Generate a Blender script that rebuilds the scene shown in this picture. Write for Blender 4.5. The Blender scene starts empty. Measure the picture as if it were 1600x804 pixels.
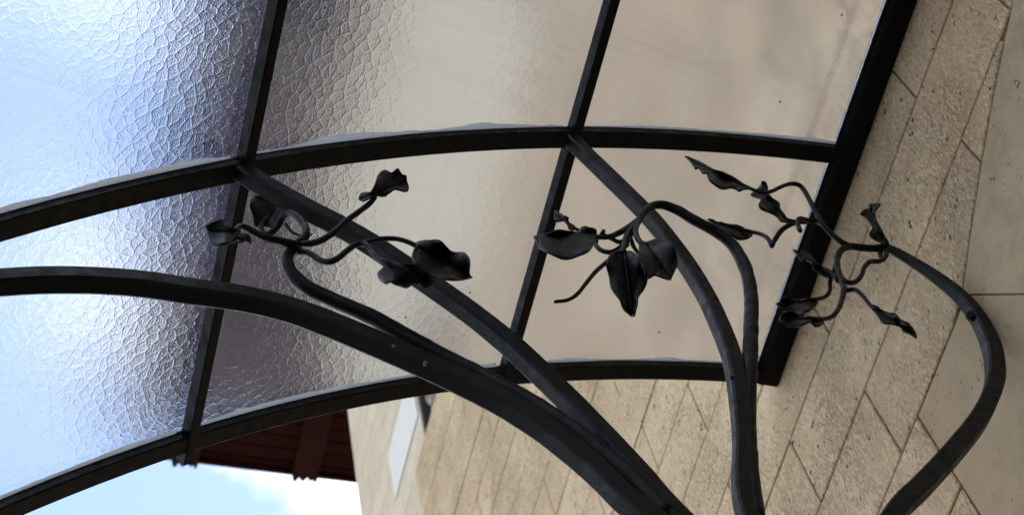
import bpy, bmesh, math, random
from mathutils import Vector, Matrix, noise
import numpy as np

random.seed(7)
SC = bpy.context.scene
COL = SC.collection

# ------------------------------------------------------------------ scale and frame of the place
D = 1.5            # distance from the camera to the stone wall, metres
EYE = 1.6
FPX = 2858.0       # focal length in pixels of a 1600 px wide picture
# world axes: +X towards the wall, +Y along the wall, +Z up.  n = distance from the eye away from the wall (in D)
RM = np.array([[-0.9585, -0.1498, -0.2425], [-0.2437, 0.8719, 0.4248], [-0.1478, -0.4663, 0.8722]])
U_, S_, V_ = np.linalg.svd(RM); RM = U_ @ V_

def W(n, h, z):
    return Vector((-n * D, h * D, EYE + z * D))

# ------------------------------------------------------------------ camera
cam_d = bpy.data.cameras.new('camera'); cam = bpy.data.objects.new('camera', cam_d); COL.objects.link(cam)
SC.camera = cam
fl = np.array([[-1, 0, 0], [0, 1, 0], [0, 0, 1]]) @ RM
right, down, fwd = [Vector(fl[:, i]) for i in range(3)]
cam.matrix_world = Matrix.Translation((0, 0, EYE)) @ Matrix((right, -down, -fwd)).transposed().to_4x4()
cam_d.sensor_width = 36.0
cam_d.lens = FPX / 1600 * 36.0
cam_d.clip_end = 2000
cam_d.dof.use_dof = True
cam_d.dof.focus_distance = 2.75
cam_d.dof.aperture_fstop = 9.0

# ------------------------------------------------------------------ sky, sun, exposure
SUN_EL, SUN_AZ = math.radians(52), math.radians(112)   # the sun stands behind the building
world = bpy.data.worlds.new('World'); SC.world = world; world.use_nodes = True
nt = world.node_tree; nt.nodes.clear()
def wn(t, **k):
    n = nt.nodes.new(t)
    for a, b in k.items(): setattr(n, a, b)
    return n
sky = wn('ShaderNodeTexSky', sky_type='NISHITA', sun_disc=False, sun_elevation=SUN_EL, sun_rotation=SUN_AZ,
         air_density=1.0, dust_density=1.0, ozone_density=1.0)
tc = wn('ShaderNodeTexCoord')
mp = wn('ShaderNodeMapping'); mp.inputs['Scale'].default_value = (1, 1, 1.6); mp.inputs['Location'].default_value = (3.1, 0.355, 1.7)
nz = wn('ShaderNodeTexNoise'); nz.inputs['Scale'].default_value = 5.2; nz.inputs['Detail'].default_value = 7; nz.inputs['Roughness'].default_value = 0.52
cr = wn('ShaderNodeMapRange', interpolation_type='SMOOTHSTEP'); cr.inputs['From Min'].default_value = 0.44; cr.inputs['From Max'].default_value = 0.60; cr.inputs['To Min'].default_value = 0.05
mx = wn('ShaderNodeMix', data_type='RGBA'); mx.inputs['B'].default_value = (6.0, 6.0, 5.9, 1)
bg = wn('ShaderNodeBackground'); bg.inputs['Strength'].default_value = 0.15
out = wn('ShaderNodeOutputWorld')
L = nt.links.new
L(tc.outputs['Generated'], mp.inputs['Vector']); L(mp.outputs['Vector'], nz.inputs['Vector']); L(nz.outputs['Fac'], cr.inputs['Value'])
L(cr.outputs['Result'], mx.inputs['Factor']); L(sky.outputs['Color'], mx.inputs['A']); L(mx.outputs['Result'], bg.inputs['Color']); L(bg.outputs['Background'], out.inputs['Surface'])

sun_d = bpy.data.lights.new('sun', 'SUN'); sun = bpy.data.objects.new('sun', sun_d); COL.objects.link(sun)
sun_d.energy = 3.5; sun_d.angle = math.radians(0.5); sun_d.color = (1, 0.95, 0.88)
sdir = Vector((math.sin(SUN_AZ) * math.cos(SUN_EL), math.cos(SUN_AZ) * math.cos(SUN_EL), math.sin(SUN_EL)))
sun.rotation_euler = sdir.to_track_quat('Z', 'Y').to_euler()

vs = SC.view_settings
vs.view_transform = 'Standard'; vs.look = 'None'; vs.exposure = 1.65; vs.gamma = 1.0; vs.use_curve_mapping = False
SC.cycles.max_bounces = 14; SC.cycles.transmission_bounces = 10; SC.cycles.diffuse_bounces = 5; SC.cycles.glossy_bounces = 5
SC.cycles.use_denoising = True
SC.cycles.sample_clamp_indirect = 6.0

# ------------------------------------------------------------------ helpers
def ray(x, y):
    return RM @ np.array([x - 800.0, y - 402.0, FPX])

def at(x, y, h=None, n=None, z=None):
    """point of the place seen at picture position x, y on the plane h, n or z = const; in n,h,z units"""
    k = ray(x, y)
    t = h / k[1] if h is not None else (n / k[0] if n is not None else z / k[2])
    return k * t

def px2m(p):
    """metres that one picture pixel spans at point p (n,h,z units)"""
    return float((RM.T @ np.array(p))[2]) * D / FPX

def Wp(p): return W(p[0], p[1], p[2])

def link(name, me, mat, parent=None, smooth=False):
    o = bpy.data.objects.new(name, me); COL.objects.link(o)
    for m in (mat if isinstance(mat, (list, tuple)) else [mat]): me.materials.append(m)
    if smooth:
        for f in me.polygons: f.use_smooth = True
    if parent is not None: o.parent = parent
    return o

def mesh(name, verts, faces, mat, parent=None, smooth=False):
    """one mesh object whose origin sits at the middle of its bounding box"""
    vs_ = [Vector(v) for v in verts]
    lo = Vector([min(v[i] for v in vs_) for i in range(3)]); hi = Vector([max(v[i] for v in vs_) for i in range(3)])
    c = (lo + hi) / 2
    me = bpy.data.meshes.new(name); me.from_pydata([v - c for v in vs_], [], faces); me.update()
    bm = bmesh.new(); bm.from_mesh(me); bmesh.ops.recalc_face_normals(bm, faces=bm.faces); bm.to_mesh(me); bm.free()
    o = link(name, me, mat, parent, smooth)
    pw = Vector((0, 0, 0))
    q = parent
    while q is not None:
        pw += q.location; q = q.parent
    o.location = c - pw
    return o

def thing(name, label, cat, loc):
    o = bpy.data.objects.new(name, None); COL.objects.link(o); o.location = loc
    o.empty_display_size = 0.1
    o['label'] = label; o['category'] = cat
    return o

def cr_resample(pts, per=6):
    """Catmull-Rom through points of any dimension"""
    P = [np.array(p, float) for p in pts]
    P = [2 * P[0] - P[1]] + P + [2 * P[-1] - P[-2]]
    o = []
    for i in range(1, len(P) - 2):
        a, b, c, d = P[i - 1], P[i], P[i + 1], P[i + 2]
        for j in range(per):
            t = j / per
            o.append(0.5 * (2 * b + (c - a) * t + (2 * a - 5 * b + 4 * c - d) * t * t + (3 * b - a - 3 * c + d) * t ** 3))
    o.append(P[-2])
    return o

def box_vf(x0, x1, y0, y1, z0, z1):
    v = [(x, y, z) for x in (x0, x1) for y in (y0, y1) for z in (z0, z1)]
    f = [(0, 1, 3, 2), (4, 6, 7, 5), (0, 4, 5, 1), (2, 3, 7, 6), (0, 2, 6, 4), (1, 5, 7, 3)]
    return v, f

def box(name, x0, x1, y0, y1, z0, z1, mat, parent=None, bev=0.0):
    x0, x1 = sorted((x0, x1)); y0, y1 = sorted((y0, y1)); z0, z1 = sorted((z0, z1))
    v, f = box_vf(x0, x1, y0, y1, z0, z1)
    o = mesh(name, v, f, mat, parent)
    if bev:
        bm = bmesh.new(); bm.from_mesh(o.data)
        bmesh.ops.bevel(bm, geom=bm.edges[:], offset=bev, segments=2, affect='EDGES'); bm.to_mesh(o.data); bm.free()
    return o

def section_sweep(path, sec_fn):
    """path: list of world Vectors lying in a plane y=const; sec_fn(i) -> list of (y offset, in-plane offset)"""
    V, F = [], []
    n = len(path)
    for i, p in enumerate(path):
        t = (path[min(i + 1, n - 1)] - path[max(i - 1, 0)]).normalized()
        nn = Vector((-t.z, 0, t.x))
        s = sec_fn(i)
        for (oy, on) in s: V.append(p + Vector((0, oy, 0)) + nn * on)
    m = len(s)
    for i in range(n - 1):
        for j in range(m):
            F.append((i * m + j, i * m + (j + 1) % m, (i + 1) * m + (j + 1) % m, (i + 1) * m + j))
    F.append(tuple(range(m))); F.append(tuple((n - 1) * m + j for j in range(m)))
    return V, F

def rect_sec(wy, wn, c=0.003):
    a, b = wy / 2, wn / 2
    c = min(c, a * .6, b * .6)
    return [(-a + c, -b), (a - c, -b), (a, -b + c), (a, b - c), (a - c, b), (-a + c, b), (-a, b - c), (-a, -b + c)]

def tube_vf(path, radii, seg=10, jit=0.06, seed=0):
    """hand-forged round bar along world points"""
    V, F = [], []
    n = len(path)
    t0 = (path[1] - path[0]).normalized()
    u = t0.orthogonal().normalized()
    for i, p in enumerate(path):
        t = (path[min(i + 1, n - 1)] - path[max(i - 1, 0)]).normalized()
        u = (u - t * u.dot(t)).normalized(); v = t.cross(u)
        for j in range(seg):
            a = 2 * math.pi * j / seg
            d = u * math.cos(a) + v * math.sin(a)
            k = 1 + jit * noise.noise((p + d * 0.02) * 60 + Vector((seed, 0, 0)))
            V.append(p + d * radii[i] * k)
    for i in range(n - 1):
        for j in range(seg):
            F.append((i * seg + j, i * seg + (j + 1) % seg, (i + 1) * seg + (j + 1) % seg, (i + 1) * seg + j))
    F.append(tuple(range(seg))); F.append(tuple((n - 1) * seg + j for j in range(seg)))
    return V, F

# ------------------------------------------------------------------ materials
def newmat(name):
    m = bpy.data.materials.new(name); m.use_nodes = True
    t = m.node_tree; t.nodes.clear()
    return m, t
class NB:
    def __init__(s, t): s.t = t
    def n(s, ty, ins=None, **k):
        x = s.t.nodes.new(ty)
        for a, b in k.items(): setattr(x, a, b)
        for a, b in (ins or {}).items():
            if isinstance(b, bpy.types.NodeSocket): s.t.links.new(b, x.inputs[a])
            else: x.inputs[a].default_value = b
        return x
    def mixc(s, f, a, b, bt='MIX'):
        return s.n('ShaderNodeMix', {'Factor': f, 'A': a, 'B': b}, data_type='RGBA', blend_type=bt).outputs['Result']
    def rng(s, v, a, b, c=0.0, d=1.0, sm=True):
        return s.n('ShaderNodeMapRange', {'Value': v, 'From Min': a, 'From Max': b, 'To Min': c, 'To Max': d},
                   interpolation_type='SMOOTHSTEP' if sm else 'LINEAR').outputs['Result']
    def math(s, op, a, b=0.0):
        x = s.t.nodes.new('ShaderNodeMath'); x.operation = op
        for i, q in enumerate((a, b)):
            if isinstance(q, bpy.types.NodeSocket): s.t.links.new(q, x.inputs[i])
            else: x.inputs[i].default_value = q
        return x.outputs[0]
    def noise(s, vec, scale, det=4, rough=0.55, dist=0.0):
        return s.n('ShaderNodeTexNoise', {'Vector': vec, 'Scale': scale, 'Detail': det, 'Roughness': rough, 'Distortion': dist}).outputs['Fac']
    def mapping(s, vec, scale=(1, 1, 1), rot=(0, 0, 0), loc=(0, 0, 0)):
        return s.n('ShaderNodeMapping', {'Vector': vec, 'Scale': scale, 'Rotation': rot, 'Location': loc}).outputs['Vector']
    def pos(s): return s.n('ShaderNodeNewGeometry').outputs['Position']
    def bump(s, h, dist, strength=1.0, normal=None):
        ins = {'Height': h, 'Distance': dist, 'Strength': strength}
        if normal is not None: ins['Normal'] = normal
        return s.n('ShaderNodeBump', ins).outputs['Normal']
    def surf(s, sh): s.n('ShaderNodeOutputMaterial', {'Surface': sh})

def mat_iron():
    m, t = newmat('black_painted_iron'); b = NB(t); p = b.pos()
    big = b.noise(p, 9, 5); fine = b.noise(p, 160, 4); mid = b.noise(p, 45, 5, 0.6)
    col = b.mixc(b.rng(big, .35, .7), (0.0010, 0.0013, 0.0013, 1), (0.0022, 0.0024, 0.0029, 1))
    col = b.mixc(b.rng(mid, .60, .74, 0, .5), col, (0.011, 0.0108, 0.0105, 1))
    col = b.mixc(b.rng(b.noise(p, 70, 3), .70, .76, 0, .4), col, (0.022, 0.011, 0.006, 1))
    ro = b.rng(mid, .3, .7, .38, .62)
    h = b.math('ADD', b.math('MULTIPLY', mid, 1.0), b.math('MULTIPLY', fine, .35))
    sh = b.n('ShaderNodeBsdfPrincipled', {'Base Color': col, 'Roughness': ro, 'Specular IOR Level': .13, 'Normal': b.bump(h, 0.0006)})
    b.surf(sh.outputs[0]); return m

def mat_stone(name, c1, c2, pit, smooth=False, joint=1.0):
    m, t = newmat(name); b = NB(t); p = b.pos()
    rnd = b.n('ShaderNodeObjectInfo').outputs['Random']
    big = b.noise(p, 3.1, 5); mid = b.noise(p, 17, 6, .62)
    col = b.mixc(b.rng(big, .32, .68), c1, c2)
    col = b.mixc(b.math('MULTIPLY', b.rng(mid, .42, .70), .5), col, tuple(x * .68 for x in c1[:3]) + (1,))
    col = b.mixc(b.rng(rnd, 0, 1, 0, .42, False), col, (c2[0] * .66, c2[1] * .64, c2[2] * .62, 1))
    # lichen-grey and rusty weathering
    col = b.mixc(b.rng(b.noise(p, 6.5, 6, .65), .60, .76, 0, .45), col, (0.20, 0.195, 0.175, 1))
    col = b.mixc(b.rng(b.noise(p, 2.3, 4, .6, .6), .58, .75, 0, .30), col, (0.34, 0.22, 0.12, 1))
    if smooth:
        pits = b.rng(b.noise(b.mapping(p, (1, 1, .8)), 75, 5, .7), .61, .68)
        clus = b.rng(b.noise(p, 6, 4), .47, .62, .12, 1.0)
        pits = b.math('MULTIPLY', pits, clus)
        h = b.math('SUBTRACT', b.math('MULTIPLY', b.noise(p, 200, 3), .25), b.math('MULTIPLY', pits, .9))
        col = b.mixc(b.math('MULTIPLY', b.rng(b.noise(p, 210, 3), .45, .68), .22), col, tuple(x * .5 for x in c1[:3]) + (1,))
        col = b.mixc(pits, col, pit)
        nrm = b.bump(h, 0.003)
    else:
        # pecked, bush-hammered face: short upright tool marks
        q = b.mapping(p, (1.0, 1.6, .52), (math.radians(16), 0, 0))
        peck = b.noise(q, 165, 3, .60, .15)
        peck2 = b.noise(b.mapping(p, (1, 1.35, .7), (math.radians(-12), 0, 0)), 88, 3, .6)
        area = b.rng(b.noise(p, 4.2, 4), .34, .62, .35, 1.0)
        marks = b.math('MULTIPLY', b.rng(peck, .44, .66), area)
        marks = b.math('MULTIPLY', b.math('ADD', marks, b.math('MULTIPLY', b.rng(peck2, .54, .70), .6)), .60)
        hole = b.n('ShaderNodeTexVoronoi', {'Vector': b.mapping(p, (1, 1.2, .8)), 'Scale': 58.0, 'Randomness': 1.0}).outputs['Distance']
        hole = b.math('MULTIPLY', b.rng(hole, .36, .16), b.rng(b.noise(p, 22, 4, .65), .54, .63))
        allp = b.math('MINIMUM', b.math('MAXIMUM', marks, hole), 1.0)
        lite = b.rng(b.noise(b.mapping(q, loc=(3, 7, 5)), 125, 3, .6), .50, .70, 0, .42)
        col = b.mixc(lite, col, tuple(min(1, x * 1.35) for x in c2[:3]) + (1,))
        col = b.mixc(b.math('MINIMUM', marks, 1.0), col, (c1[0] * .46, c1[1] * .43, c1[2] * .40, 1))
        col = b.mixc(hole, col, pit)
        # broad damp and soot staining that runs across the blocks
        col = b.mixc(b.rng(b.noise(b.mapping(p, (1, 1, .45)), 2.6, 5, .6, .5), .52, .74, 0, .30), col, (.20, .165, .125, 1))
        h = b.math('SUBTRACT', b.math('MULTIPLY', mid, .5), allp)
        nrm = b.bump(h, 0.0032)
    sh = b.n('ShaderNodeBsdfPrincipled', {'Base Color': col, 'Roughness': .9, 'Specular IOR Level': .2, 'Normal': nrm})
    b.surf(sh.outputs[0]); return m

def mat_simple(name, c1, c2, scale=8, rough=.85, bump=0.002, stretch=(1, 1, 1), spec=.25):
    m, t = newmat(name); b = NB(t); p = b.mapping(b.pos(), stretch)
    rnd = b.n('ShaderNodeObjectInfo').outputs['Random']
    a = b.noise(p, scale, 6, .6); c = b.noise(p, scale * 9, 4)
    col = b.mixc(b.rng(a, .3, .7), c1, c2)
    col = b.mixc(b.rng(rnd, 0, 1, 0, .35, False), col, tuple(x * .6 for x in c1[:3]) + (1,))
    h = b.math('ADD', a, b.math('MULTIPLY', c, .4))
    sh = b.n('ShaderNodeBsdfPrincipled', {'Base Color': col, 'Roughness': rough, 'Specular IOR Level': spec, 'Normal': b.bump(h, bump)})
    b.surf(sh.outputs[0]); return m

def mat_glass(textured):
    m, t = newmat('pebbled_cathedral_glass' if textured else 'smooth_glass_face'); b = NB(t)
    uv = b.n('ShaderNodeUVMap', uv_map='UVMap').outputs['UV']
    nrm = None
    rough = .06 if textured else .02
    if textured:
        wv = b.n('ShaderNodeTexNoise', {'Vector': uv, 'Scale': 9.0, 'Detail': 3.0})
        warp = b.n('ShaderNodeVectorMath', {0: wv.outputs['Color'], 1: (.5, .5, .5)}, operation='SUBTRACT').outputs[0]
        warp = b.n('ShaderNodeVectorMath', {0: warp, 'Scale': .034}, operation='SCALE').outputs[0]
        wv2 = b.n('ShaderNodeTexNoise', {'Vector': uv, 'Scale': 60.0, 'Detail': 2.0})
        warp2 = b.n('ShaderNodeVectorMath', {0: wv2.outputs['Color'], 1: (.5, .5, .5)}, operation='SUBTRACT').outputs[0]
        warp2 = b.n('ShaderNodeVectorMath', {0: warp2, 'Scale': .006}, operation='SCALE').outputs[0]
        q = b.n('ShaderNodeVectorMath', {0: uv, 1: warp}, operation='ADD').outputs[0]
        q = b.n('ShaderNodeVectorMath', {0: q, 1: warp2}, operation='ADD').outputs[0]
        q = b.mapping(q, (1, 1.15, 1), (0, 0, math.radians(25)))
        sf = b.n('ShaderNodeTexVoronoi', {'Vector': q, 'Scale': 48.0, 'Randomness': .80, 'Smoothness': .30}, voronoi_dimensions='2D', feature='SMOOTH_F1').outputs['Distance']
        vo = b.n('ShaderNodeTexVoronoi', {'Vector': q, 'Scale': 48.0, 'Randomness': .80}, voronoi_dimensions='2D', feature='DISTANCE_TO_EDGE').outputs['Distance']
        cell = b.math('SUBTRACT', 1.0, b.math('POWER', sf, 2.0))
        grain = b.noise(uv, 185, 2, .55)
        grain2 = b.noise(uv, 420, 2, .6)
        soft = b.noise(uv, 22, 3)
        h = b.math('ADD', b.math('MULTIPLY', cell, .26), b.math('MULTIPLY', grain, .26))
        h = b.math('ADD', h, b.math('MULTIPLY', grain2, .36))
        h = b.math('ADD', h, b.math('MULTIPLY', soft, .6))
        h = b.math('ADD', h, b.math('MULTIPLY', b.rng(vo, 0, .16), .115))
        nrm = b.bump(h, 0.0005)
    ins = {'Base Color': (.93, .955, .98, 1), 'Roughness': rough, 'IOR': 1.46, 'Transmission Weight': 1.0, 'Specular IOR Level': .5}
    if nrm is not None: ins['Normal'] = nrm
    g = b.n('ShaderNodeBsdfPrincipled', ins).outputs[0]
    if textured:
        # grime on the rained-on upper face, its blue painting in the skylight haze
        s1 = b.noise(uv, 3.2, 6, .65, .6); s2 = b.noise(uv, 14, 5, .6)
        col = b.mixc(b.rng(s1, .4, .7), (.40, .42, .64, 1), (.44, .43, .46, 1))
        col = b.mixc(b.rng(b.noise(uv, 4.4, 4, .6, .4), .62, .74, 0, .55), col, (.28, .32, .18, 1))
        tr = b.n('ShaderNodeBsdfTranslucent', {'Color': col}).outputs[0]
        f = b.math('ADD', b.rng(s1, .35, .75, .04, .10), b.math('MULTIPLY', b.rng(s2, .5, .8), .03))
        g = b.n('ShaderNodeMixShader', {0: f, 1: g, 2: tr}).outputs[0]
        # a few flies and crumbs lying on the pane
        sp = b.n('ShaderNodeTexVoronoi', {'Vector': b.mapping(uv, (1.0, .7, 1), (0, 0, .6)), 'Scale': 7.0, 'Randomness': 1.0}, voronoi_dimensions='2D')
        keep = b.rng(b.n('ShaderNodeSeparateColor', {'Color': sp.outputs['Color']}).outputs[0], .82, .83)
        spk = b.math('MULTIPLY', b.rng(sp.outputs['Distance'], .017, .009), keep)
        crumb = b.n('ShaderNodeBsdfDiffuse', {'Color': (.02, .018, .015, 1)}).outputs[0]
        g = b.n('ShaderNodeMixShader', {0: spk, 1: g, 2: crumb}).outputs[0]
    b.surf(g); return m

def mat_sealant():
    m, t = newmat('weathered_white_silicone'); b = NB(t); p = b.pos()
    a = b.noise(b.mapping(p, (1, 3, 1)), 60, 5)
    col = b.mixc(b.rng(a, .35, .65), (.82, .84, .85, 1), (.66, .68, .69, 1))
    d = b.n('ShaderNodeBsdfPrincipled', {'Base Color': col, 'Roughness': .6, 'Normal': b.bump(a, .002)}).outputs[0]
    tr = b.n('ShaderNodeBsdfTranslucent', {'Color': (.9, .92, .93, 1)}).outputs[0]
    b.surf(b.n('ShaderNodeMixShader', {0: .62, 1: d, 2: tr}).outputs[0]); return m

IRON = mat_iron()
STONE = mat_stone('pecked_limestone', (.46, .338, .208, 1), (.555, .425, .280, 1), (.06, .042, .025, 1))
SMOOTH = mat_stone('dressed_limestone', (.35, .262, .166, 1), (.405, .31, .205, 1), (.06, .048, .036, 1), smooth=True)
PALE = mat_stone('pale_upper_limestone', (.50, .425, .315, 1), (.57, .50, .385, 1), (.26, .21, .15, 1), smooth=True)
MORTAR = mat_simple('brown_mortar', (.20, .128, .07, 1), (.27, .178, .10, 1), 30)
WHITE = mat_simple('plain_white', (.60, .585, .56, 1), (.64, .625, .60, 1), 5)
REDWOOD = mat_simple('dark_red_stained_timber', (.017, .0034, .003, 1), (.027, .0055, .0047, 1), 6, .8, .002, (1, 6, 1), .06)
REDWOOD2 = mat_simple('brown_red_beam_timber', (.021, .005, .004, 1), (.030, .008, .006, 1), 6, .8, .002, (6, 1, 1), .08)
DARK = mat_simple('recess_shade_dark', (.022, .018, .015, 1), (.035, .03, .025, 1), 20)  # near-black colour stands in for the shade inside the window recess
GREYST = mat_simple('highlit_grey_carving', (.06, .05, .045, 1), (.30, .28, .27, 1), 30)  # carvings darkened, with highlights painted in as paler mottling
ROOFT = mat_simple('clay_roof_tiles', (.22, .09, .05, 1), (.30, .13, .08, 1), 5)
GROUND = mat_simple('pale_gravel', (.19, .18, .165, 1), (.25, .238, .215, 1), 12, .95, .01)
GLASS_T = mat_glass(True); GLASS_S = mat_glass(False)
SEAL = mat_sealant()
ZINC = mat_simple('dull_screw_metal', (.05, .048, .045, 1), (.08, .076, .07, 1), 200, .4, .0005, spec=.6)

# ------------------------------------------------------------------ ground
g = mesh('ground', *[[(-400, -400, 0), (400, -400, 0), (400, 400, 0), (-400, 400, 0)], [(0, 1, 2, 3)]], GROUND)
g['kind'] = 'structure'

# ------------------------------------------------------------------ the building
bld = thing('stone_building', 'beige coursed limestone building with dark red timber eaves behind the glass canopy', 'building', (D, 0, 0))
XW = D                      # face of the front wall
GAP = 0.0048 / D / 2        # half a joint
core = box('wall', XW + .0055, XW + 3.0, -6 * D, 2.578 * D, 0, EYE + 3.935 * D, MORTAR, bld)

ACH, ACZ, ARE, ARI = -0.04, 0.258, 1.68, 1.30     # the door arch: centre, extrados, intrados
def arch_z(h):
    q = ARE ** 2 - (h - ACH) ** 2
    return ACZ + math.sqrt(q) if q > 0 and abs(h - ACH) < .846 else -9

def slab(name, poly, xf, depth, mat, parent, bev=.0022):
    """a stone: polygon (h,z) drawn on the wall, front face at xf, arrises eased"""
    P = [Vector((h * D, EYE + z * D)) for h, z in poly]
    m = len(P)
    area = sum(P[i].x * P[(i + 1) % m].y - P[(i + 1) % m].x * P[i].y for i in range(m))
    if area < 0: P.reverse()
    ins = []
    for i in range(m):
        e1 = (P[i] - P[i - 1]).normalized(); e2 = (P[(i + 1) % m] - P[i]).normalized()
        n1 = Vector((-e1.y, e1.x)); n2 = Vector((-e2.y, e2.x)); bs = n1 + n2
        bs = bs / max(bs.length_squared / 2, .35) if bs.length > 1e-6 else n1
        ins.append(P[i] + bs * bev)
    V = [(xf, q.x, q.y) for q in ins] + [(xf + bev, q.x, q.y) for q in P] + [(xf + depth, q.x, q.y) for q in P]
    F = [tuple(range(m))]
    for r in range(2):
        for i in range(m):
            F.append((r * m + i, r * m + (i + 1) % m, (r + 1) * m + (i + 1) % m, (r + 1) * m + i))
    F.append(tuple(2 * m + i for i in range(m)))
    return mesh(name, V, F, mat, parent)

courses = [1.155, 1.29, 1.428, 1.566, 1.708, 1.8485, 1.992, 2.130, 2.262, 2.394, 2.526, 2.666]
while courses[-1] < 3.80: courses.append(courses[-1] + .137 + random.uniform(-.006, .006))
courses[-1] = 3.945
known = {1.566: [.954, 1.29, 1.62], 1.708: [1.007, 1.34, 1.66], 1.8485: [.498, 1.1785, 1.52], 1.992: [.33, .669, 1.009, 1.346, 1.70], 2.130: [.50, .84, 1.18, 1.53],
         2.262: [.66, 1.00, 1.340, 1.67], 2.394: [.82, 1.17, 1.504, 1.85], 1.428: [.954, 1.17, 1.5], 1.29: [.954, 1.25, 1.6], 1.155: [.954, 1.2, 1.55]}
HR = 2.578
for ci in range(len(courses) - 1):
    z0, z1 = courses[ci], courses[ci + 1]
    js = list(known.get(z0, []))
    if not js: js = [.35 + random.uniform(0, .3)]
    while js[-1] < HR - .55: js.append(js[-1] + random.uniform(.28, .40))
    if z0 >= 1.707:
        while js[0] > .1: js.insert(0, js[0] - random.uniform(.30, .38))
    js.append(HR)
    for a, c in zip(js[:-1], js[1:]):
        a_, c_ = a + GAP, (c - GAP if c < HR else c)
        n = 8 if arch_z(a) > z0 - .02 or arch_z(c) > z0 - .02 else 1
        lowp, topp = [], []
        for i in range(n + 1):
            h = a_ + (c_ - a_) * i / n
            zl = max(z0 + GAP, arch_z(h) + GAP)
            if z0 == 1.708 and h < .954: zl = max(zl, 1.708 + GAP)
            if zl < z1 - GAP - .006: lowp.append((h, zl)); topp.append((h, z1 - GAP))
        if len(lowp) < 2: continue
        slab('stone_block', lowp + topp[::-1], XW - random.uniform(0, .0025), .06, STONE, core)
# plain stonework towards the far side of the door, seen only through the arch's end
# the arch stones round the door
sur = box('door_surround', XW + .012, XW + .30, -1.05 * D, .950 * D, 0.0, EYE + 1.20 * D, MORTAR, bld)
th = [math.radians(x) for x in (29.8, 18.0, 6.0, -6.0)]
def pol(r, t): return (ACH + r * math.sin(t), ACZ + r * math.cos(t))
for a, c in zip(th[:-1], th[1:]):
    g_ = GAP * .45 / ARE
    ex = [pol(ARE - GAP, a - g_ + (c - a + 2 * g_) * i / 7) for i in range(8)]
    inn = [pol(ARI, a - g_ * 1.3 + (c - a + 2.6 * g_) * i / 7) for i in range(8)]
    slab('arch_stone', ex + inn[::-1], XW - .001, .06, SMOOTH, sur, .0015)
ex = [pol(ARE - GAP, th[0] + GAP / ARE + (math.radians(30.05) - th[0]) * i / 3) for i in range(4)]
hh = .8037
poly = [pol(ARI, th[0] + GAP * .4 / ARI), pol(ARE - GAP, th[0] + GAP * .4 / ARE)] + [(hh, 1.708 - GAP), (.954 - GAP, 1.708 - GAP), (.954 - GAP, 1.215), (.70, 1.215)]
slab('arch_stone', poly, XW - .0005, .06, SMOOTH, sur, .0015)

# the taller wall standing a little further back
TN, THR, TZ = 1.1, 3.385, 7.5
XT = TN * D
tall = box('upper_wall', XT + .206, XT + 7, -6 * D, THR * D, 0, EYE + TZ * D, MORTAR, bld)
z = 3.6
ops = (2.35, 2.715, 4.10, 4.72)   # h0,h1,z0,z1 of the window opening
while z < TZ - .05:
    z1 = min(z + random.uniform(.135, .16), TZ)
    h = 1.2 + random.uniform(0, .3)
    js = [h]
    while js[-1] < THR - .5: js.append(js[-1] + random.uniform(.30, .46))
    js.append(THR)
    for a, c in zip(js[:-1], js[1:]):
        segs = [(a, c)]
        if z1 > ops[2] and z < ops[3]:
            segs = [(a, min(c, ops[0])), (max(a, ops[1]), c)]
        for a2, c2 in segs:
            if c2 - a2 > .03:
                slab('upper_stone_block', [(a2 + GAP * .6, z + GAP * .6), (c2 - (GAP * .6 if c2 < THR else 0), z + GAP * .6), (c2 - (GAP * .6 if c2 < THR else 0), z1 - GAP * .6), (a2 + GAP * .6, z1 - GAP * .6)],
                     XT - random.uniform(0, .002), .21, PALE, tall)
    z = z1
# carved window light beside the white rectangle
win = box('window', XT + .195, XT + .203, ops[0] * D, ops[1] * D, EYE + ops[2] * D, EYE + ops[3] * D, DARK, bld)
def lathe(name, cx, cy, z0, prof, mat, parent, seg=14):
    V, F = [], []
    for (r, zz) in prof:
        for j in range(seg):
            a = 2 * math.pi * j / seg
            V.append((cx + r * math.cos(a), cy + r * math.sin(a), z0 + zz))
    for i in range(len(prof) - 1):
        for j in range(seg):
            F.append((i * seg + j, i * seg + (j + 1) % seg, (i + 1) * seg + (j + 1) % seg, (i + 1) * seg + j))
    F.append(tuple(range(seg))); F.append(tuple((len(prof) - 1) * seg + j for j in range(seg)))
    return mesh(name, V, F, mat, parent, True)
zz0 = EYE + ops[2] * D
prof_b = [(.05, 0), (.05, .06), (.035, .08), (.045, .14), (.06, .24), (.055, .32), (.03, .44), (.026, .52), (.045, .56), (.045, .60), (.026, .63), (.03, .74), (.05, .84), (.05, .925)]
for hb in (2.42, 2.53):
    lathe('carved_column', XT + .035, hb * D, zz0, [(a * .55, b2) for a, b2 in prof_b], GREYST, win)
box('shade_lining', XT + .004, XT + .194, 2.700 * D, 2.7135 * D, EYE + ops[2] * D, EYE + ops[3] * D, DARK, win)  # added dark lining that paints shade onto the side of the recess
lathe('carved_column', XT + .050, 2.668 * D, zz0, [(a * .85, b2) for a, b2 in prof_b], GREYST, win)
pan = box('white_rectangle', XT - .006, XT - .0035, 2.725 * D, 3.03 * D, EYE + 4.47 * D, EYE + 4.712 * D, WHITE, bld)  # thin white rectangle set on the upper stones
pan['label'] = 'small plain white rectangle high on the upper wall'

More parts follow.
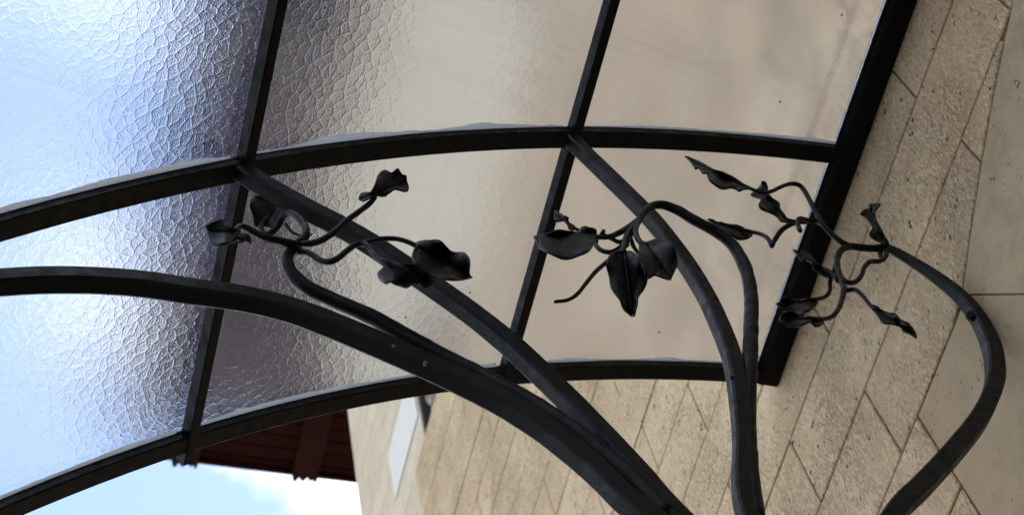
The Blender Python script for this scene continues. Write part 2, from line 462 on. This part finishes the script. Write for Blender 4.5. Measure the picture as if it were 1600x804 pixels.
# the timber eaves
EH = 4.98; EN = -.42
eav = box('eaves', -EN * D, XT + 7.5, -6.2 * D, EH * D, EYE + TZ * D + .03, EYE + TZ * D + .09, REDWOOD, bld)
h = 2.6
while h < EH - .02:
    hb = min(h + .073, EH - .002)
    box('soffit_board', -EN * D + .004, (3.6 if h > THR - .07 else XT / D - .012) * D, h * D + .004, hb * D - .004, EYE + TZ * D + random.uniform(0, .003), EYE + TZ * D + .0285, REDWOOD, eav, .003)
    h = hb
def beam(nc, wd, h0):
    """a purlin under the soffit whose outer end is cut in scallops"""
    w = wd * D; x0 = -nc * D - w / 2
    plan = [(x0, h0 * D), (x0 + w, h0 * D)]
    ye = EH * D
    cut = [(1.0, .0), (1.0, .018), (.92, .045), (.84, .018), (.72, .030), (.60, .006), (.50, .030), (.40, .038), (.28, .012), (.16, .046), (.06, .040), (0, .012)]
    cut = [(x0 + w * a, ye + .012 + b * 1.2) for a, b in cut]
    pl = plan + cut
    m = len(pl); zt, zb = EYE + TZ * D - .0015, EYE + TZ * D - .055
    V = [(x, y, zb) for x, y in pl] + [(x, y, zt) for x, y in pl]
    F = [tuple(range(m)), tuple(range(m, 2 * m))] + [(i, (i + 1) % m, m + (i + 1) % m, m + i) for i in range(m)]
    mesh('carved_beam', V, F, REDWOOD2, eav)
for nc, h0 in ((-.775, 2.0), (-1.362, THR + .01), (-1.96, THR + .01), (-2.59, THR + .01)):
    beam(nc, .125, h0)
box('barge_board', -EN * D + .002, 3.6 * D, EH * D + .002, EH * D + .028, EYE + TZ * D - .035, EYE + TZ * D + .16, REDWOOD2, eav, .004)
box('fascia_board', -EN * D - .028, -EN * D - .002, -6.2 * D, EH * D + .028, EYE + TZ * D - .035, EYE + TZ * D + .16, REDWOOD2, eav, .004)
zr = EYE + TZ * D + .095
yr0, yr1 = -6.2 * D, EH * D + .05
xa, xb = -EN * D - .06, XT + 7.6
xm = (xa + xb) / 2
mesh('roof', [(xa, yr0, zr), (xa, yr1, zr), (xm, yr1, zr + 2.4), (xm, yr0, zr + 2.4), (xb, yr1, zr), (xb, yr0, zr)],
     [(0, 1, 2, 3), (3, 2, 4, 5), (1, 4, 2), (0, 3, 5), (0, 5, 4, 1)], ROOFT, bld)

# ------------------------------------------------------------------ the canopy
PC = [1.6349, -1.0218, -0.5868, -0.0963]
KS = .9583
def prof(n):
    n = n / KS
    return KS * (PC[0] + PC[1] * n + PC[2] * n * n + PC[3] * n ** 3)
def dprof(n):
    n = n / KS
    return PC[1] + 2 * PC[2] * n + 3 * PC[3] * n * n
can = thing('glass_canopy', 'arched entrance canopy of pebbled glass panes in a black iron frame on the stone wall', 'canopy', (XW, .789 * D, EYE + prof(-1) * D))
N_FRONT, N_WALL = .29, -.966
P_OUT, P_IN = -.1835, -.586
RIBS = [.1145, .4545, .7945, 1.1345]
RW, RD = .034, .020
def profile_pts(n0, n1, h, lift, cnt=40):
    o = []
    for i in range(cnt + 1):
        n = n0 + (n1 - n0) * i / cnt
        s = dprof(n); L_ = math.hypot(1, s)
        nn = np.array([-s / L_, 1 / L_])     # upward normal in (n,z)
        o.append(W(n + nn[0] * lift / D, h, prof(n) + nn[1] * lift / D))
    return o
for h in RIBS:
    path = profile_pts(N_FRONT, N_WALL, h, RD / 2)
    # T iron: deep web below, thin flange carrying the glass above
    a, b_, fl_, ft = RW / 2, RD / 2, .0182, .0035
    def sec(i):
        k = .0022
        # in-plane normal of section_sweep points down for a path walked towards the wall, so lay it out from +b (low) to -b (high)
        return [(-a + k, b_), (a - k, b_), (a, b_ - k), (a, -b_ + ft), (fl_, -b_ + ft), (fl_, -b_), (-fl_, -b_), (-fl_, -b_ + ft), (-a, -b_ + ft), (-a, b_ - k)]
    t_ = (path[1] - path[0]); up_ = Vector((-t_.z, 0, t_.x))
    flip = 1 if up_.z < 0 else -1
    V, F = section_sweep(path, lambda i: [(y, q * flip) for y, q in sec(i)])
    mesh('arch_rib', V, F, IRON, can)
def purlin(n, hs, w, dp, lift0):
    s = dprof(n); L_ = math.hypot(1, s)
    tn = Vector((-1 / L_, 0, s / L_))   # along the arch, outwards (world x = -n)
    up = Vector((s / L_, 0, 1 / L_))
    V, F = [], []
    base_ = W(n, 0, prof(n)); base_.y = 0
    k = .002
    web = .0075
    sec = [(-w / 2 + k, 0), (w / 2 - k, 0), (w / 2, k), (w / 2, dp), (-w / 2, dp), (-w / 2, k)]
    for hh_ in hs:
        for (q, u) in sec:
            V.append(base_ + Vector((0, hh_ * D, 0)) + tn * q + up * (u + lift0))
    m = len(sec)
    for r in range(len(hs) - 1):
        for j in range(m): F.append((r * m + j, r * m + (j + 1) % m, (r + 1) * m + (j + 1) % m, (r + 1) * m + j))
    F.append(tuple(range(m))); F.append(tuple((len(hs) - 1) * m + j for j in range(m)))
    return mesh('purlin', V, F, IRON, can)
purlin(P_OUT, [.09, .5, .8, 1.160], .021, .0225, -.003)
purlin(P_IN, [.09, .5, .8, 1.148], .021, .0225, -.003)
purlin(N_FRONT - .01, [.09, .5, .8, 1.16], .021, .0225, -.003)

# wall rail: an angle iron with a raised lip that holds the glass
zr0 = 2.081
V, F = [], []
rs = [(.0005, 0), (.040, 0), (.046, .004), (.048, .007), (.049, .0078), (.0555, .0085), (.056, .0128), (.049, .0128), (.049, .036), (.0005, .036)]
for hh_ in (.09, .6, 1.148):
    for (dx, dz) in rs: V.append((XW - .003 - dx, hh_ * D, EYE + zr0 * D + dz))
m = len(rs)
for r in range(2):
    for j in range(m): F.append((r * m + j, r * m + (j + 1) % m, (r + 1) * m + (j + 1) % m, (r + 1) * m + j))
F.append(tuple(range(m))); F.append(tuple(2 * m + j for j in range(m)))
mesh('wall_rail', V, F, IRON, can)

# glass panes
def pane(n0, n1, h0, h1, lift, label=None):
    T = .006
    nu, nv = 26, 14
    bot = []; top = []; uvs = []
    arc = 0; pr = None
    cols = []
    for i in range(nu + 1):
        n = n0 + (n1 - n0) * i / nu
        s = dprof(n); L_ = math.hypot(1, s); nn = (-s / L_, 1 / L_)
        c = np.array([n * D, prof(n) * D])
        if pr is not None: arc += float(np.hypot(*(c - pr)))
        pr = c
        cols.append((n, nn, arc))
    V, F, UV = [], [], []
    for lay in (0, T):
        for (n, nn, a) in cols:
            for j in range(nv + 1):
                h = h0 + (h1 - h0) * j / nv
                l_ = (lift + lay) / D
                V.append(W(n + nn[0] * l_, h, prof(n) + nn[1] * l_)); UV.append((a + n0 * 3.1, h * D))
    q = (nu + 1) * (nv + 1)
    V = V + V; UV = UV + UV          # the cut edges get vertices of their own
    def ix(l, i, j): return l * q + i * (nv + 1) + j
    mats = []
    for l in (0, 1):
        for i in range(nu):
            for j in range(nv):
                fc = (ix(l, i, j), ix(l, i + 1, j), ix(l, i + 1, j + 1), ix(l, i, j + 1))
                F.append(fc if l == 1 else fc[::-1]); mats.append(l)
    for i in range(nu):
        for j in (0, nv):
            fc = (ix(2, i, j), ix(2, i + 1, j), ix(3, i + 1, j), ix(3, i, j)); F.append(fc if j == 0 else fc[::-1]); mats.append(0)
    for j in range(nv):
        for i in (0, nu):
            fc = (ix(2, i, j), ix(2, i, j + 1), ix(3, i, j + 1), ix(3, i, j)); F.append(fc if i == nu else fc[::-1]); mats.append(0)
    vs_ = [Vector(v) for v in V]
    c = sum(vs_, Vector()) / len(vs_)
    me = bpy.data.meshes.new('glass_pane'); me.from_pydata([v - c for v in vs_], [], F); me.update()
    uvl = me.uv_layers.new(name='UVMap')
    for lp in me.loops: uvl.data[lp.index].uv = UV[lp.vertex_index]
    o = link('glass_pane', me, [GLASS_S, GLASS_T], can)
    for f, mi in zip(me.polygons, mats): f.material_index = mi; f.use_smooth = True
    bm = bmesh.new(); bm.from_mesh(me); bmesh.ops.delete(bm, geom=[v for v in bm.verts if not v.link_faces], context='VERTS'); bm.to_mesh(me); bm.free()
    o.location = c - can.location
    if label: o['label'] = label
    return o
eps = .0022
for r in range(len(RIBS) - 1):
    for (a, b_) in ((N_FRONT, P_OUT), (P_OUT, P_IN), (P_IN, N_WALL)):
        pane(a - eps, b_ + eps, RIBS[r] + eps, RIBS[r + 1] - eps, RD + .001)

# smeared silicone along the bars
def sealant(h, side, n0, n1, wfun, seed):
    V, F = [], []
    cnt = int(abs(n1 - n0) * D / .004)
    for i in range(cnt + 1):
        n = n0 + (n1 - n0) * i / cnt
        s = dprof(n); L_ = math.hypot(1, s); nn = (-s / L_, 1 / L_)
        w = max(.0012, wfun(n, seed))
        hb = h + side * (.0180 / D)
        for (oy, lf) in ((-.001, RD - .003), (w * .35, RD - .0016 - .002 * min(1, w / .01)), (w, RD + .0002), (w, RD + .0008), (-.001, RD + .0008)):
            V.append(W(n + nn[0] * lf / D, hb + side * oy / D, prof(n) + nn[1] * lf / D))
    m = 5
    for i in range(cnt):
        for j in range(m): F.append((i * m + j, i * m + (j + 1) % m, (i + 1) * m + (j + 1) % m, (i + 1) * m + j))
    F.append(tuple(range(m))); F.append(tuple(cnt * m + j for j in range(m)))
    mesh('sealant_bead', V, F, SEAL, can, True)
def wf(peaks, base=.0015, amp=.003):
    def f(n, seed):
        w = base + amp * max(0, noise.noise(Vector((n * 18, seed, 0))) + .15) + .0016 * noise.noise(Vector((n * 60, seed, 5))) + .0012 * noise.noise(Vector((n * 150, seed, 3)))
        for (c, wd, hgt) in peaks: w += hgt * math.exp(-((n - c) / wd) ** 2)
        return w
    return f
R1, R2 = RIBS[2], RIBS[3]
sealant(R1, -1, P_OUT + .012, N_FRONT, wf([(-.13, .03, .006), (-.06, .05, .007), (.03, .03, .004)]), 1)
sealant(R1, -1, P_IN + .012, P_OUT - .012, wf([(-.30, .035, .010), (-.27, .015, .004), (-.36, .04, .003), (-.46, .025, .008), (-.50, .04, .004)]), 2)
sealant(R1, -1, N_WALL, P_IN - .012, wf([(-.92, .10, .004), (-.7, .05, .002)]), 3)
sealant(R1, 1, P_OUT + .012, N_FRONT, wf([(-.14, .025, .006)], .0025), 4)
sealant(R1, 1, P_IN + .012, P_OUT - .012, wf([(-.25, .03, .002)], .001, .002), 5)
sealant(R1, 1, N_WALL, P_IN - .012, wf([], .001, .002), 6)
sealant(R2, -1, P_OUT + .012, N_FRONT, wf([(-.12, .04, .003)], .004), 7)
sealant(R2, -1, P_IN + .012, P_OUT - .012, wf([(-.3, .1, .004), (-.56, .03, .004)], .003), 8)
sealant(R2, -1, N_WALL, P_IN - .012, wf([(-.68, .03, .005), (-.83, .02, .005)], .0015), 9)

# ------------------------------------------------------------------ the vine bracket
HB = .789
brk = thing('vine_bracket', 'black wrought iron vine bracket with curling leafy branches holding up the glass canopy', 'bracket', (XW, HB * D, EYE + .45 * D))

def path_px(pts, dh0=0.0, dh1=0.0, per=6, extra=()):
    """pts: picture positions on the bracket plane; dh swings the bar out of that plane"""
    m = len(pts) - 1
    q = []
    for i, p in enumerate(pts):
        dh = p[2] if len(p) > 2 else dh0 + (dh1 - dh0) * i / m
        q.append(at(p[0], p[1], h=HB + dh))
    q += [np.array(e) for e in extra]
    return cr_resample(q, per)

def bar(name, pts, w_n, w_y, parent, extra=(), taper=None):
    q = path_px(pts, per=7, extra=extra)
    path = [Vector((Wp(p).x, HB * D, Wp(p).z)) for p in q]
    n = len(path)
    def sec(i):
        k = taper(i / (n - 1)) if taper else 1
        wob = 1 + .02 * noise.noise(path[i] * 14)
        return rect_sec(w_y * wob, w_n * k * wob, .0032)
    V, F = section_sweep(path, sec)
    return mesh(name, V, F, IRON, parent)

def twig(name, pts, w0, w1, parent, dh0=0, dh1=0, seg=10, extra=(), seed=None, blunt=True):
    """tapering round bar; w0,w1 widths in picture pixels at start and end"""
    q = path_px(pts, dh0, dh1, per=6, extra=extra)
    n = len(q)
    path = [Wp(p) for p in q]
    rad = [max(.0012, .5 * (w0 + (w1 - w0) * i / (n - 1)) * px2m(q[i])) for i in range(n)]
    if blunt:
        t = (path[-1] - path[-2]).normalized()
        r = rad[-1]
        for k in (.5, .85, 1.0):
            path.append(path[n - 1] + t * r * k); rad.append(max(.0004, r * math.sqrt(max(0, 1 - k * k * .97))))
    V, F = tube_vf(path, rad, seg, .10, random.random() * 50 if seed is None else seed)
    return mesh(name, V, F, IRON, parent, True)

def leaf(outline, base, tip, dh, parent, fold=.012, curl=.010, wave=.006, label=None, tilt=0.0):
    """beaten iron leaf: curved blade with folded midrib, thickness and a raised vein"""
    O = [np.array(p, float) for p in outline]
    loop = cr_resample(O + [O[0]], 3)[:-1]
    b_ = np.array(base, float); t_ = np.array(tip, float); ax = t_ - b_; Ln = np.linalg.norm(ax); ax /= Ln
    rnd_ph = random.uniform(0, 6)
    maxd = max(abs(np.cross(ax, o - b_)) for o in loop) + 1e-6
    rings = (0.0, .22, .45, .68, .86, 1.0)
    V, F = [], []
    n = len(loop)
    sc = Ln / 95.0
    for s in rings:
        for i, o in enumerate(loop):
            tt = np.clip((o - b_) @ ax, .06 * Ln, .94 * Ln)
            mpt = b_ + ax * tt
            q = mpt + (o - mpt) * s
            dist = np.cross(ax, q - b_) / maxd
            t = np.clip(((q - b_) @ ax) / Ln, -.2, 1.2)
            off = -fold * sc * abs(dist) ** .8 + curl * sc * ((t - .4) ** 2) * 2.2 + wave * sc * (s ** 2) * math.sin(9 * t + rnd_ph + (2 if dist > 0 else 0)) + tilt * dist * sc
            p = at(q[0], q[1], h=HB + dh + off)
            V.append(Wp(p))
    for r in range(len(rings) - 1):
        for i in range(n):
            F.append((r * n + i, r * n + (i + 1) % n, (r + 1) * n + (i + 1) % n, (r + 1) * n + i))
    me = bpy.data.meshes.new('leaf')
    c = sum(V, Vector()) / len(V)
    me.from_pydata([v - c for v in V], [], F); me.update()
    bm = bmesh.new(); bm.from_mesh(me)
    bmesh.ops.remove_doubles(bm, verts=bm.verts, dist=.0004)
    bmesh.ops.dissolve_degenerate(bm, edges=bm.edges, dist=.0002)
    bmesh.ops.recalc_face_normals(bm, faces=bm.faces)
    # thickness
    bm.normal_update()
    bm.verts.ensure_lookup_table()
    old = bm.verts[:]; ofaces = bm.faces[:]
    bed = [e for e in bm.edges if len(e.link_faces) == 1]
    mp_ = {}
    for v in old: mp_[v] = bm.verts.new(v.co - v.normal * .0026)
    for f in ofaces: bm.faces.new([mp_[v] for v in reversed(f.verts)])
    for e in bed:
        a_, b2 = e.verts
        bm.faces.new([a_, b2, mp_[b2], mp_[a_]])
    bmesh.ops.recalc_face_normals(bm, faces=bm.faces)
    # vein
    vp = []
    for k in range(9):
        t = .02 + .92 * k / 8
        q = b_ + ax * Ln * t
        off = curl * sc * ((t - .4) ** 2) * 2.2 - .0012
        vp.append(Wp(at(q[0], q[1], h=HB + dh + off)) - c)
    rv = [.0024 * (1 - .6 * k / 8) for k in range(9)]
    VV, FF = tube_vf(vp, rv, 6, 0)
    nv = [bm.verts.new(v) for v in VV]
    for f in FF:
        try: bm.faces.new([nv[i] for i in f])
        except ValueError: pass
    bm.to_mesh(me); bm.free()
    o = link('leaf', me, IRON, parent, True)
    pw = Vector(); qq = parent
    while qq is not None: pw += qq.location; qq = qq.parent
    o.location = c - pw
    if label: o['label'] = label
    return o
def zz(lst, ox, oy, k=4.0): return [(ox + a / k, oy + b / k) for a, b in lst]

# arms (square bars) running down into one trunk
low_M = [(-.545, HB, 1.115), (-.600, HB, .98), (-.660, HB, .80), (-.780, HB, .58), (-.955, HB, .45)]
armM = bar('outer_arm', [(-260, 480), (-120, 455), (0, 441), (104, 437), (209, 442), (300, 455), (383, 467), (457, 485), (542, 517), (621, 551), (700, 586), (769, 620), (814, 646), (860, 677), (906, 713), (948, 751), (990, 791)],
           .031, .028, brk, extra=low_M)
low_S = [(-.572, HB, 1.085), (-.625, HB, .93)]
armS = bar('middle_arm', [(378, 268), (407, 287), (475, 325), (530, 353), (580, 382), (622, 410), (672, 444), (738, 491), (800, 541), (853, 591), (905, 642), (955, 694), (1003, 746), (1050, 800)],
           .029, .026, brk, extra=low_S)
low_3 = [(-.606, HB, 1.09), (-.638, HB, .90)]
arm3 = bar('inner_arm', [(893, 220), (950, 275), (1005, 329), (1036, 364), (1072, 412), (1105, 466), (1130, 521), (1144, 560), (1152, 600), (1158, 650), (1161, 690), (1168, 804)],
           .025, .025, brk, extra=low_3)
# wall scroll, thickening where it lies against the wall
low_W = [(-.685, HB, 1.15), (-.655, HB, 1.04), (-.650, HB, .90)]
scr_pts = [(1379, 385), (1393, 390), (1425, 408), (1460, 431), (1495, 458), (1524, 491), (1545, 530), (1554, 565), (1553, 602), (1531, 652), (1489, 706), (1442, 757), (1397, 804)]
q = path_px(scr_pts, per=7, extra=low_W)
path = [Vector((min(Wp(p).x, XW - .004), HB * D, Wp(p).z)) for p in q]
nW = len(path)
def secW(i):
    k = i / (nW - 1)
    w = .011 + .016 * min(1, k / .42)
    return rect_sec(w, w * 1.02, max(.0032, w * .30 * max(0, 1 - k / .42)))
# keep the bar just off the stones
path = [Vector((min(p.x, XW - secW(i)[3][1] - .004), p.y, p.z)) for i, p in enumerate(path)]
V, F = section_sweep(path, secW)
scroll = mesh('wall_scroll', V, F, IRON, brk)
# trunk foot on the wall
box('wall_plate', XW - .014, XW - .0035, HB * D - .05, HB * D + .05, EYE + .40 * D, EYE + .52 * D, IRON, brk, .002)
# bolt through the scroll
def disc(name, p, nrm, r, hgt, mat, parent, seg=8):
    nrm = nrm.normalized(); u = nrm.orthogonal().normalized(); v = nrm.cross(u)
    V = []
    for (rr, hh_) in ((r, -.004), (r, hgt * .6), (r * .7, hgt), (r * .25, hgt * .8)):
        for j in range(seg):
            a = 2 * math.pi * j / seg
            V.append(p + (u * math.cos(a) + v * math.sin(a)) * rr + nrm * hh_)
    F = [(i * seg + j, i * seg + (j + 1) % seg, (i + 1) * seg + (j + 1) % seg, (i + 1) * seg + j) for i in range(3) for j in range(seg)]
    F.append(tuple(range(seg))); F.append(tuple(3 * seg + j for j in range(seg)))
    return mesh(name, V, F, mat, parent, True)
pb = at(1517, 494, h=HB - .009)
disc('bolt', Wp(pb), Vector((-.6, -.6, -.5)), .0085, .012, IRON, scroll)
for (x, y) in ((615, 540), (665, 566)):
    p = at(x, y, h=HB - .0094)
    disc('screw', Wp(p), Vector((0, -1, 0)), .0028, .0014, ZINC, armM, 10)
for (x, y) in ((1144, 588),):
    p = at(x, y, h=HB - .0084)
    disc('screw', Wp(p), Vector((0, -1, 0)), .003, .001, IRON, arm3, 10)

# --- branch springing from the outer arm
br1 = twig('branch', [(1040, 806, 0), (1000, 762, 0), (945, 712, 0), (890, 669, 0), (830, 630, 0), (760, 592, 0), (690, 556, 0), (640, 528, -.002), (575, 492, -.004), (520, 468, -.006), (478, 447, -.010), (455, 424, -.014), (449, 404, -.018), (456, 389, -.021), (470, 376, -.024)], 38, 16, brk, seg=14, blunt=True)
T = lambda *a, **k: twig('twig', *a, **k)
n0 = (472, 380)
T([(468, 384, -.02), (458, 381, -.026), (440, 377, -.032), (418, 372, -.036), (400, 364, -.038), (385, 356, -.040), (375, 354, -.042), (369, 361, -.044), (371, 373, -.046)], 15, 8, br1)
leaf(zz([(90, 545), (100, 522), (130, 503), (180, 498), (235, 538), (278, 546), (285, 590), (272, 632), (205, 650), (150, 662), (112, 632), (96, 592)], 300, 220), (371, 364), (323, 362), -.044, br1, fold=.016, label='broad leaf crossing in front of the outer purlin')
leaf(zz([(275, 570), (330, 575), (362, 590), (372, 630), (340, 622), (300, 628), (278, 630)], 300, 220), (370, 370), (392, 376), -.050, br1, fold=.008)
T([(470, 379, -.024), (478, 366, -.028), (476, 353, -.024), (467, 341, -.018), (454, 333, -.010), (443, 337, -.002), (437, 348, .006), (428, 360, .012), (417, 366, .018), (409, 361, .024), (409, 351, .028), (417, 341, .030)], 14, 8, br1)
leaf(zz([(388, 338), (366, 380), (370, 430), (395, 522), (450, 528), (522, 530), (570, 470), (605, 420), (560, 380), (480, 350)], 300, 220), (411, 351), (432, 318), .032, br1, fold=.014, label='leaf half hidden behind the middle arm')
T([(446, 350, .010), (454, 360, .010), (463, 366, .010), (474, 368, .008), (486, 366.5, .006)], 6, 2.5, br1)
T([(466, 380, -.02), (480, 381, -.028), (500, 376, -.034), (520, 364, -.040), (540, 346, -.046), (560, 331, -.050), (576, 319, -.052), (585, 309, -.054)], 12, 8.5, br1)
leaf(zz([(1045, 362), (1062, 334), (1112, 320), (1142, 268), (1160, 212), (1200, 190), (1248, 196), (1285, 170), (1312, 205), (1336, 225), (1345, 320), (1270, 308), (1222, 338), (1150, 345), (1072, 382)], 300, 220), (577, 309), (635, 285), -.055, br1, fold=.018, wave=.010, label='crumpled leaf at the end of the upper right twig')
T([(468, 394, -.02), (482, 395, -.026), (498, 405, -.030), (511, 409, -.034), (525, 405, -.038), (540, 393, -.042), (555, 382, -.044), (570, 380, -.046)], 11, 9.5, br1)
T([(565, 380.5, -.046), (580, 376, -.048), (597, 373, -.050), (620, 373, -.052), (640, 379, -.052), (653, 386, -.052)], 9, 7.5, br1)
T([(568, 379, -.046), (577, 386, -.050), (585, 398, -.054), (597, 407, -.058), (610, 412, -.060)], 9, 7, br1)
leaf(zz([(1002, 200), (1060, 185), (1130, 174), (1172, 196), (1232, 260), (1310, 265), (1340, 310), (1336, 388), (1352, 416), (1250, 436), (1120, 420), (1040, 380), (985, 325), (972, 280), (988, 230)], 400, 330), (650, 385), (736, 434), -.052, br1, fold=.020, wave=.008, label='largest leaf of the outer branch, pointing right')
leaf(zz([(755, 385), (800, 342), (840, 314), (930, 330), (1092, 334), (1100, 380), (1098, 430), (1070, 466), (1000, 452), (940, 482), (890, 462), (840, 434), (800, 450), (765, 420)], 400, 330), (606, 410), (674, 436), -.062, br1, fold=-.014, wave=.010, label='wavy leaf lying across the middle arm')

# --- branch springing from the inner arm
br3 = twig('branch', [(1181, 812, 0), (1172, 745, 0), (1168, 680, 0), (1168, 625, 0), (1170, 580, 0), (1172.5, 545, 0), (1173.5, 510, 0), (1174, 465, -.002), (1166, 423, -.006), (1148, 387, -.010), (1122, 364, -.016), (1088, 346, -.022), (1058, 328, -.026), (1035, 320, -.028), (1016, 323, -.030), (1003, 336, -.032), (996, 350, -.034)], 33, 9.5, brk, seg=14)
T([(1000, 342, -.032), (985, 353, -.036), (968, 363, -.040), (950, 370, -.042), (932, 370, -.044), (920, 369, -.046)], 11, 7, br3)
leaf(zz([(132, 205), (190, 192), (245, 165), (290, 152), (350, 160), (410, 178), (440, 145), (490, 138), (532, 162), (512, 240), (485, 290), (430, 318), (335, 346), (250, 316), (172, 275), (160, 245)], 800, 320), (931, 364), (834, 371), -.046, br3, fold=.022, label='pointed leaf at the left of the inner branch')
T([(928, 366, -.03), (915, 363, -.03), (903, 359, -.03), (893, 354, -.03), (886, 348, -.03), (880, 341, -.03)], 6, 5, br3)
leaf(zz([(262, 40), (285, 30), (300, 52), (345, 82), (362, 110), (395, 130), (385, 152), (350, 138), (330, 102), (275, 95)], 800, 320), (897, 356), (866, 330), -.030, br3, fold=.008)
T([(992, 352, -.034), (984, 368, -.030), (974, 382, -.026), (958, 393, -.022), (942, 392, -.020), (931, 383, -.018), (932, 374, -.018)], 10, 7, br3)
T([(946, 368, -.03), (958, 374, -.024), (968, 378, -.020), (980, 372, -.022), (988, 358, -.03)], 7, 7, br3)
T([(994, 350, -.034), (983, 361, -.042), (977, 374, -.046), (974, 392, -.050)], 10, 8, br3)
leaf(zz([(680, 288), (620, 310), (598, 370), (610, 430), (622, 512), (680, 588), (702, 650), (750, 702), (768, 650), (790, 580), (832, 520), (842, 460), (800, 340), (750, 288)], 800, 320), (974, 390), (988, 494), -.050, br3, fold=.020, wave=.007, label='hanging heart shaped leaf with a long drawn tip')
T([(996, 347, -.034), (993, 360, -.044), (996, 372, -.052), (1003, 380, -.058), (1011, 383, -.060)], 10, 9, br3)
leaf(zz([(800, 242), (850, 236), (905, 220), (965, 230), (1018, 262), (1026, 380), (1002, 450), (980, 472), (880, 442), (830, 468), (768, 400), (790, 300)], 800, 320), (1008, 380), (1045, 433), -.060, br3, fold=.018, wave=.010, label='squarish leaf overlapping the inner arm')
T([(980, 382, -.030), (966, 394, -.034), (948, 409, -.038), (930, 425, -.042), (915, 443, -.046), (903, 458, -.048), (888, 468, -.050), (868, 471, -.052)], 8, 6, br3)
T([(985, 372, -.03), (990, 385, -.03), (997, 395, -.03)], 8, 6, br3)
T([(941, 366, -.034), (943, 361, -.034)], 9, 7, br3)

# --- twigs of the wall scroll
br4 = twig('branch', [(1386, 386, 0), (1368, 388, 0), (1350, 387, -.001), (1328, 385, -.003), (1314, 391, -.006), (1308, 405, -.010), (1309, 420, -.014), (1314, 436, -.018), (1319, 453, -.022)], 13, 9, brk, seg=12)
T([(1317, 448, -.02), (1323, 453, -.024), (1335, 452, -.026), (1347, 461, -.030), (1360, 477, -.034), (1375, 491, -.036), (1395, 498, -.038)], 9, 5, br4)
leaf(zz([(845, 470), (885, 482), (950, 508), (1000, 518), (1022, 560), (1088, 590), (1112, 612), (1132, 662), (1080, 648), (1040, 632), (1018, 592), (960, 576), (918, 572), (880, 532)], 1150, 360), (1364, 481), (1432, 524), -.038, br4, fold=.010, wave=.012, label='long twisted leaf pointing down over the pecked stones')
T([(1319, 449, -.022), (1316, 466, -.026), (1309, 484, -.032), (1298, 495, -.036), (1283, 498, -.040), (1262, 496, -.044)], 10, 6, br4)
leaf(zz([(272, 548), (288, 515), (350, 508), (450, 540), (545, 558), (540, 590), (505, 600), (462, 565), (400, 590), (335, 598), (290, 572)], 1150, 360), (1284, 499), (1220, 495), -.044, br4, fold=.012, wave=.010)
T([(1307, 410, -.010), (1303, 422, -.004), (1297, 440, .0), (1296, 455, .0), (1288, 464, .0), (1275, 467, -.004), (1260, 468, -.008)], 8, 6, br4)
leaf(zz([(245, 452), (285, 460), (290, 422), (350, 428), (440, 424), (512, 440), (500, 472), (440, 502), (340, 505), (282, 475)], 1150, 360), (1276, 468), (1213, 474), -.008, br4, fold=.012, wave=.010)
T([(1310, 438, -.016), (1300, 428, -.010), (1288, 423, -.006), (1276, 413, -.004)], 9, 6, br4)
leaf(zz([(350, 122), (400, 134), (415, 118), (470, 150), (495, 205), (580, 240), (612, 262), (600, 290), (515, 272), (486, 235), (480, 190), (440, 178), (400, 180)], 1150, 360), (1297, 428), (1239, 391), -.004, br4, fold=.010, wave=.010)
T([(1315, 434, -.02), (1325, 441, -.020), (1337, 440, -.018), (1346, 430, -.016), (1350, 418, -.014), (1359, 409, -.012), (1373, 408, -.010), (1383, 402, -.008), (1386, 392, -.004)], 8, 8, br4)
T([(1375, 390, .002), (1376, 400, .002), (1381, 406, .002)], 9, 6, br4)
T([(1386, 387, 0), (1380, 374, -.004), (1374, 361, -.008), (1368, 348, -.010)], 12, 8, br4)
leaf(zz([(1174, 462), (1190, 440), (1240, 414), (1234, 400), (1306, 394), (1276, 440), (1266, 475), (1290, 540), (1332, 600), (1350, 652), (1310, 642), (1240, 602), (1234, 570), (1250, 540), (1205, 482)], 1050, 220), (1381, 378), (1360, 325), -.010, br4, fold=.010, wave=.010, label='upright curled leaf standing off the wall')
T([(1330, 385, -.003), (1316, 379, -.006), (1300, 366, -.010), (1287, 351, -.014), (1273, 328, -.018), (1260, 303, -.022), (1250, 290, -.024), (1237, 287, -.026), (1222, 291, -.028), (1205, 299, -.030), (1188, 300, -.032), (1165, 291, -.034), (1120, 268, -.036)], 10, 5, br4)
leaf(zz([(80, 102), (160, 120), (260, 175), (400, 240), (492, 292), (450, 298), (420, 312), (385, 296), (322, 302), (262, 266), (232, 236), (224, 202), (192, 198), (168, 166), (142, 172), (118, 140)], 1050, 220), (1172, 294), (1071, 247), -.036, br4, fold=.010, wave=.006, label='long ragged leaf reaching towards the middle rib')
T([(1290, 355, -.012), (1278, 346, -.010), (1258, 346, -.008), (1238, 349, -.006), (1222, 359, -.002), (1211, 374, .002), (1206, 384, .004)], 9, 8, br4)
T([(1206, 384, .004), (1201, 374, .010), (1192, 367, .016), (1175, 362, .022), (1150, 356, .026), (1125, 348, .028)], 8, 5, br4)
leaf(zz([(505, 572), (400, 528), (290, 504), (222, 494), (280, 530), (330, 556), (395, 600), (420, 616), (470, 610), (502, 588)], 1050, 220), (1176, 363), (1107, 344), .028, br4, fold=.010, wave=.005)
T([(1247, 348, -.008), (1240, 346, -.014), (1225, 342, -.018), (1212, 334, -.022), (1200, 318, -.024), (1192, 300, -.024)], 7, 6, br4)
leaf(zz([(490, 332), (540, 290), (570, 256), (602, 290), (592, 342), (655, 380), (668, 402), (662, 452), (692, 480), (764, 498), (690, 502), (640, 464), (560, 422), (542, 392), (558, 362), (508, 344)], 1050, 220), (1230, 343), (1190, 290), -.024, br4, fold=.010, wave=.008)
T([(1262, 344, -.014), (1250, 341, -.020), (1246, 346, -.024), (1248, 355, -.026), (1250, 360, -.026)], 7, 8, br4)
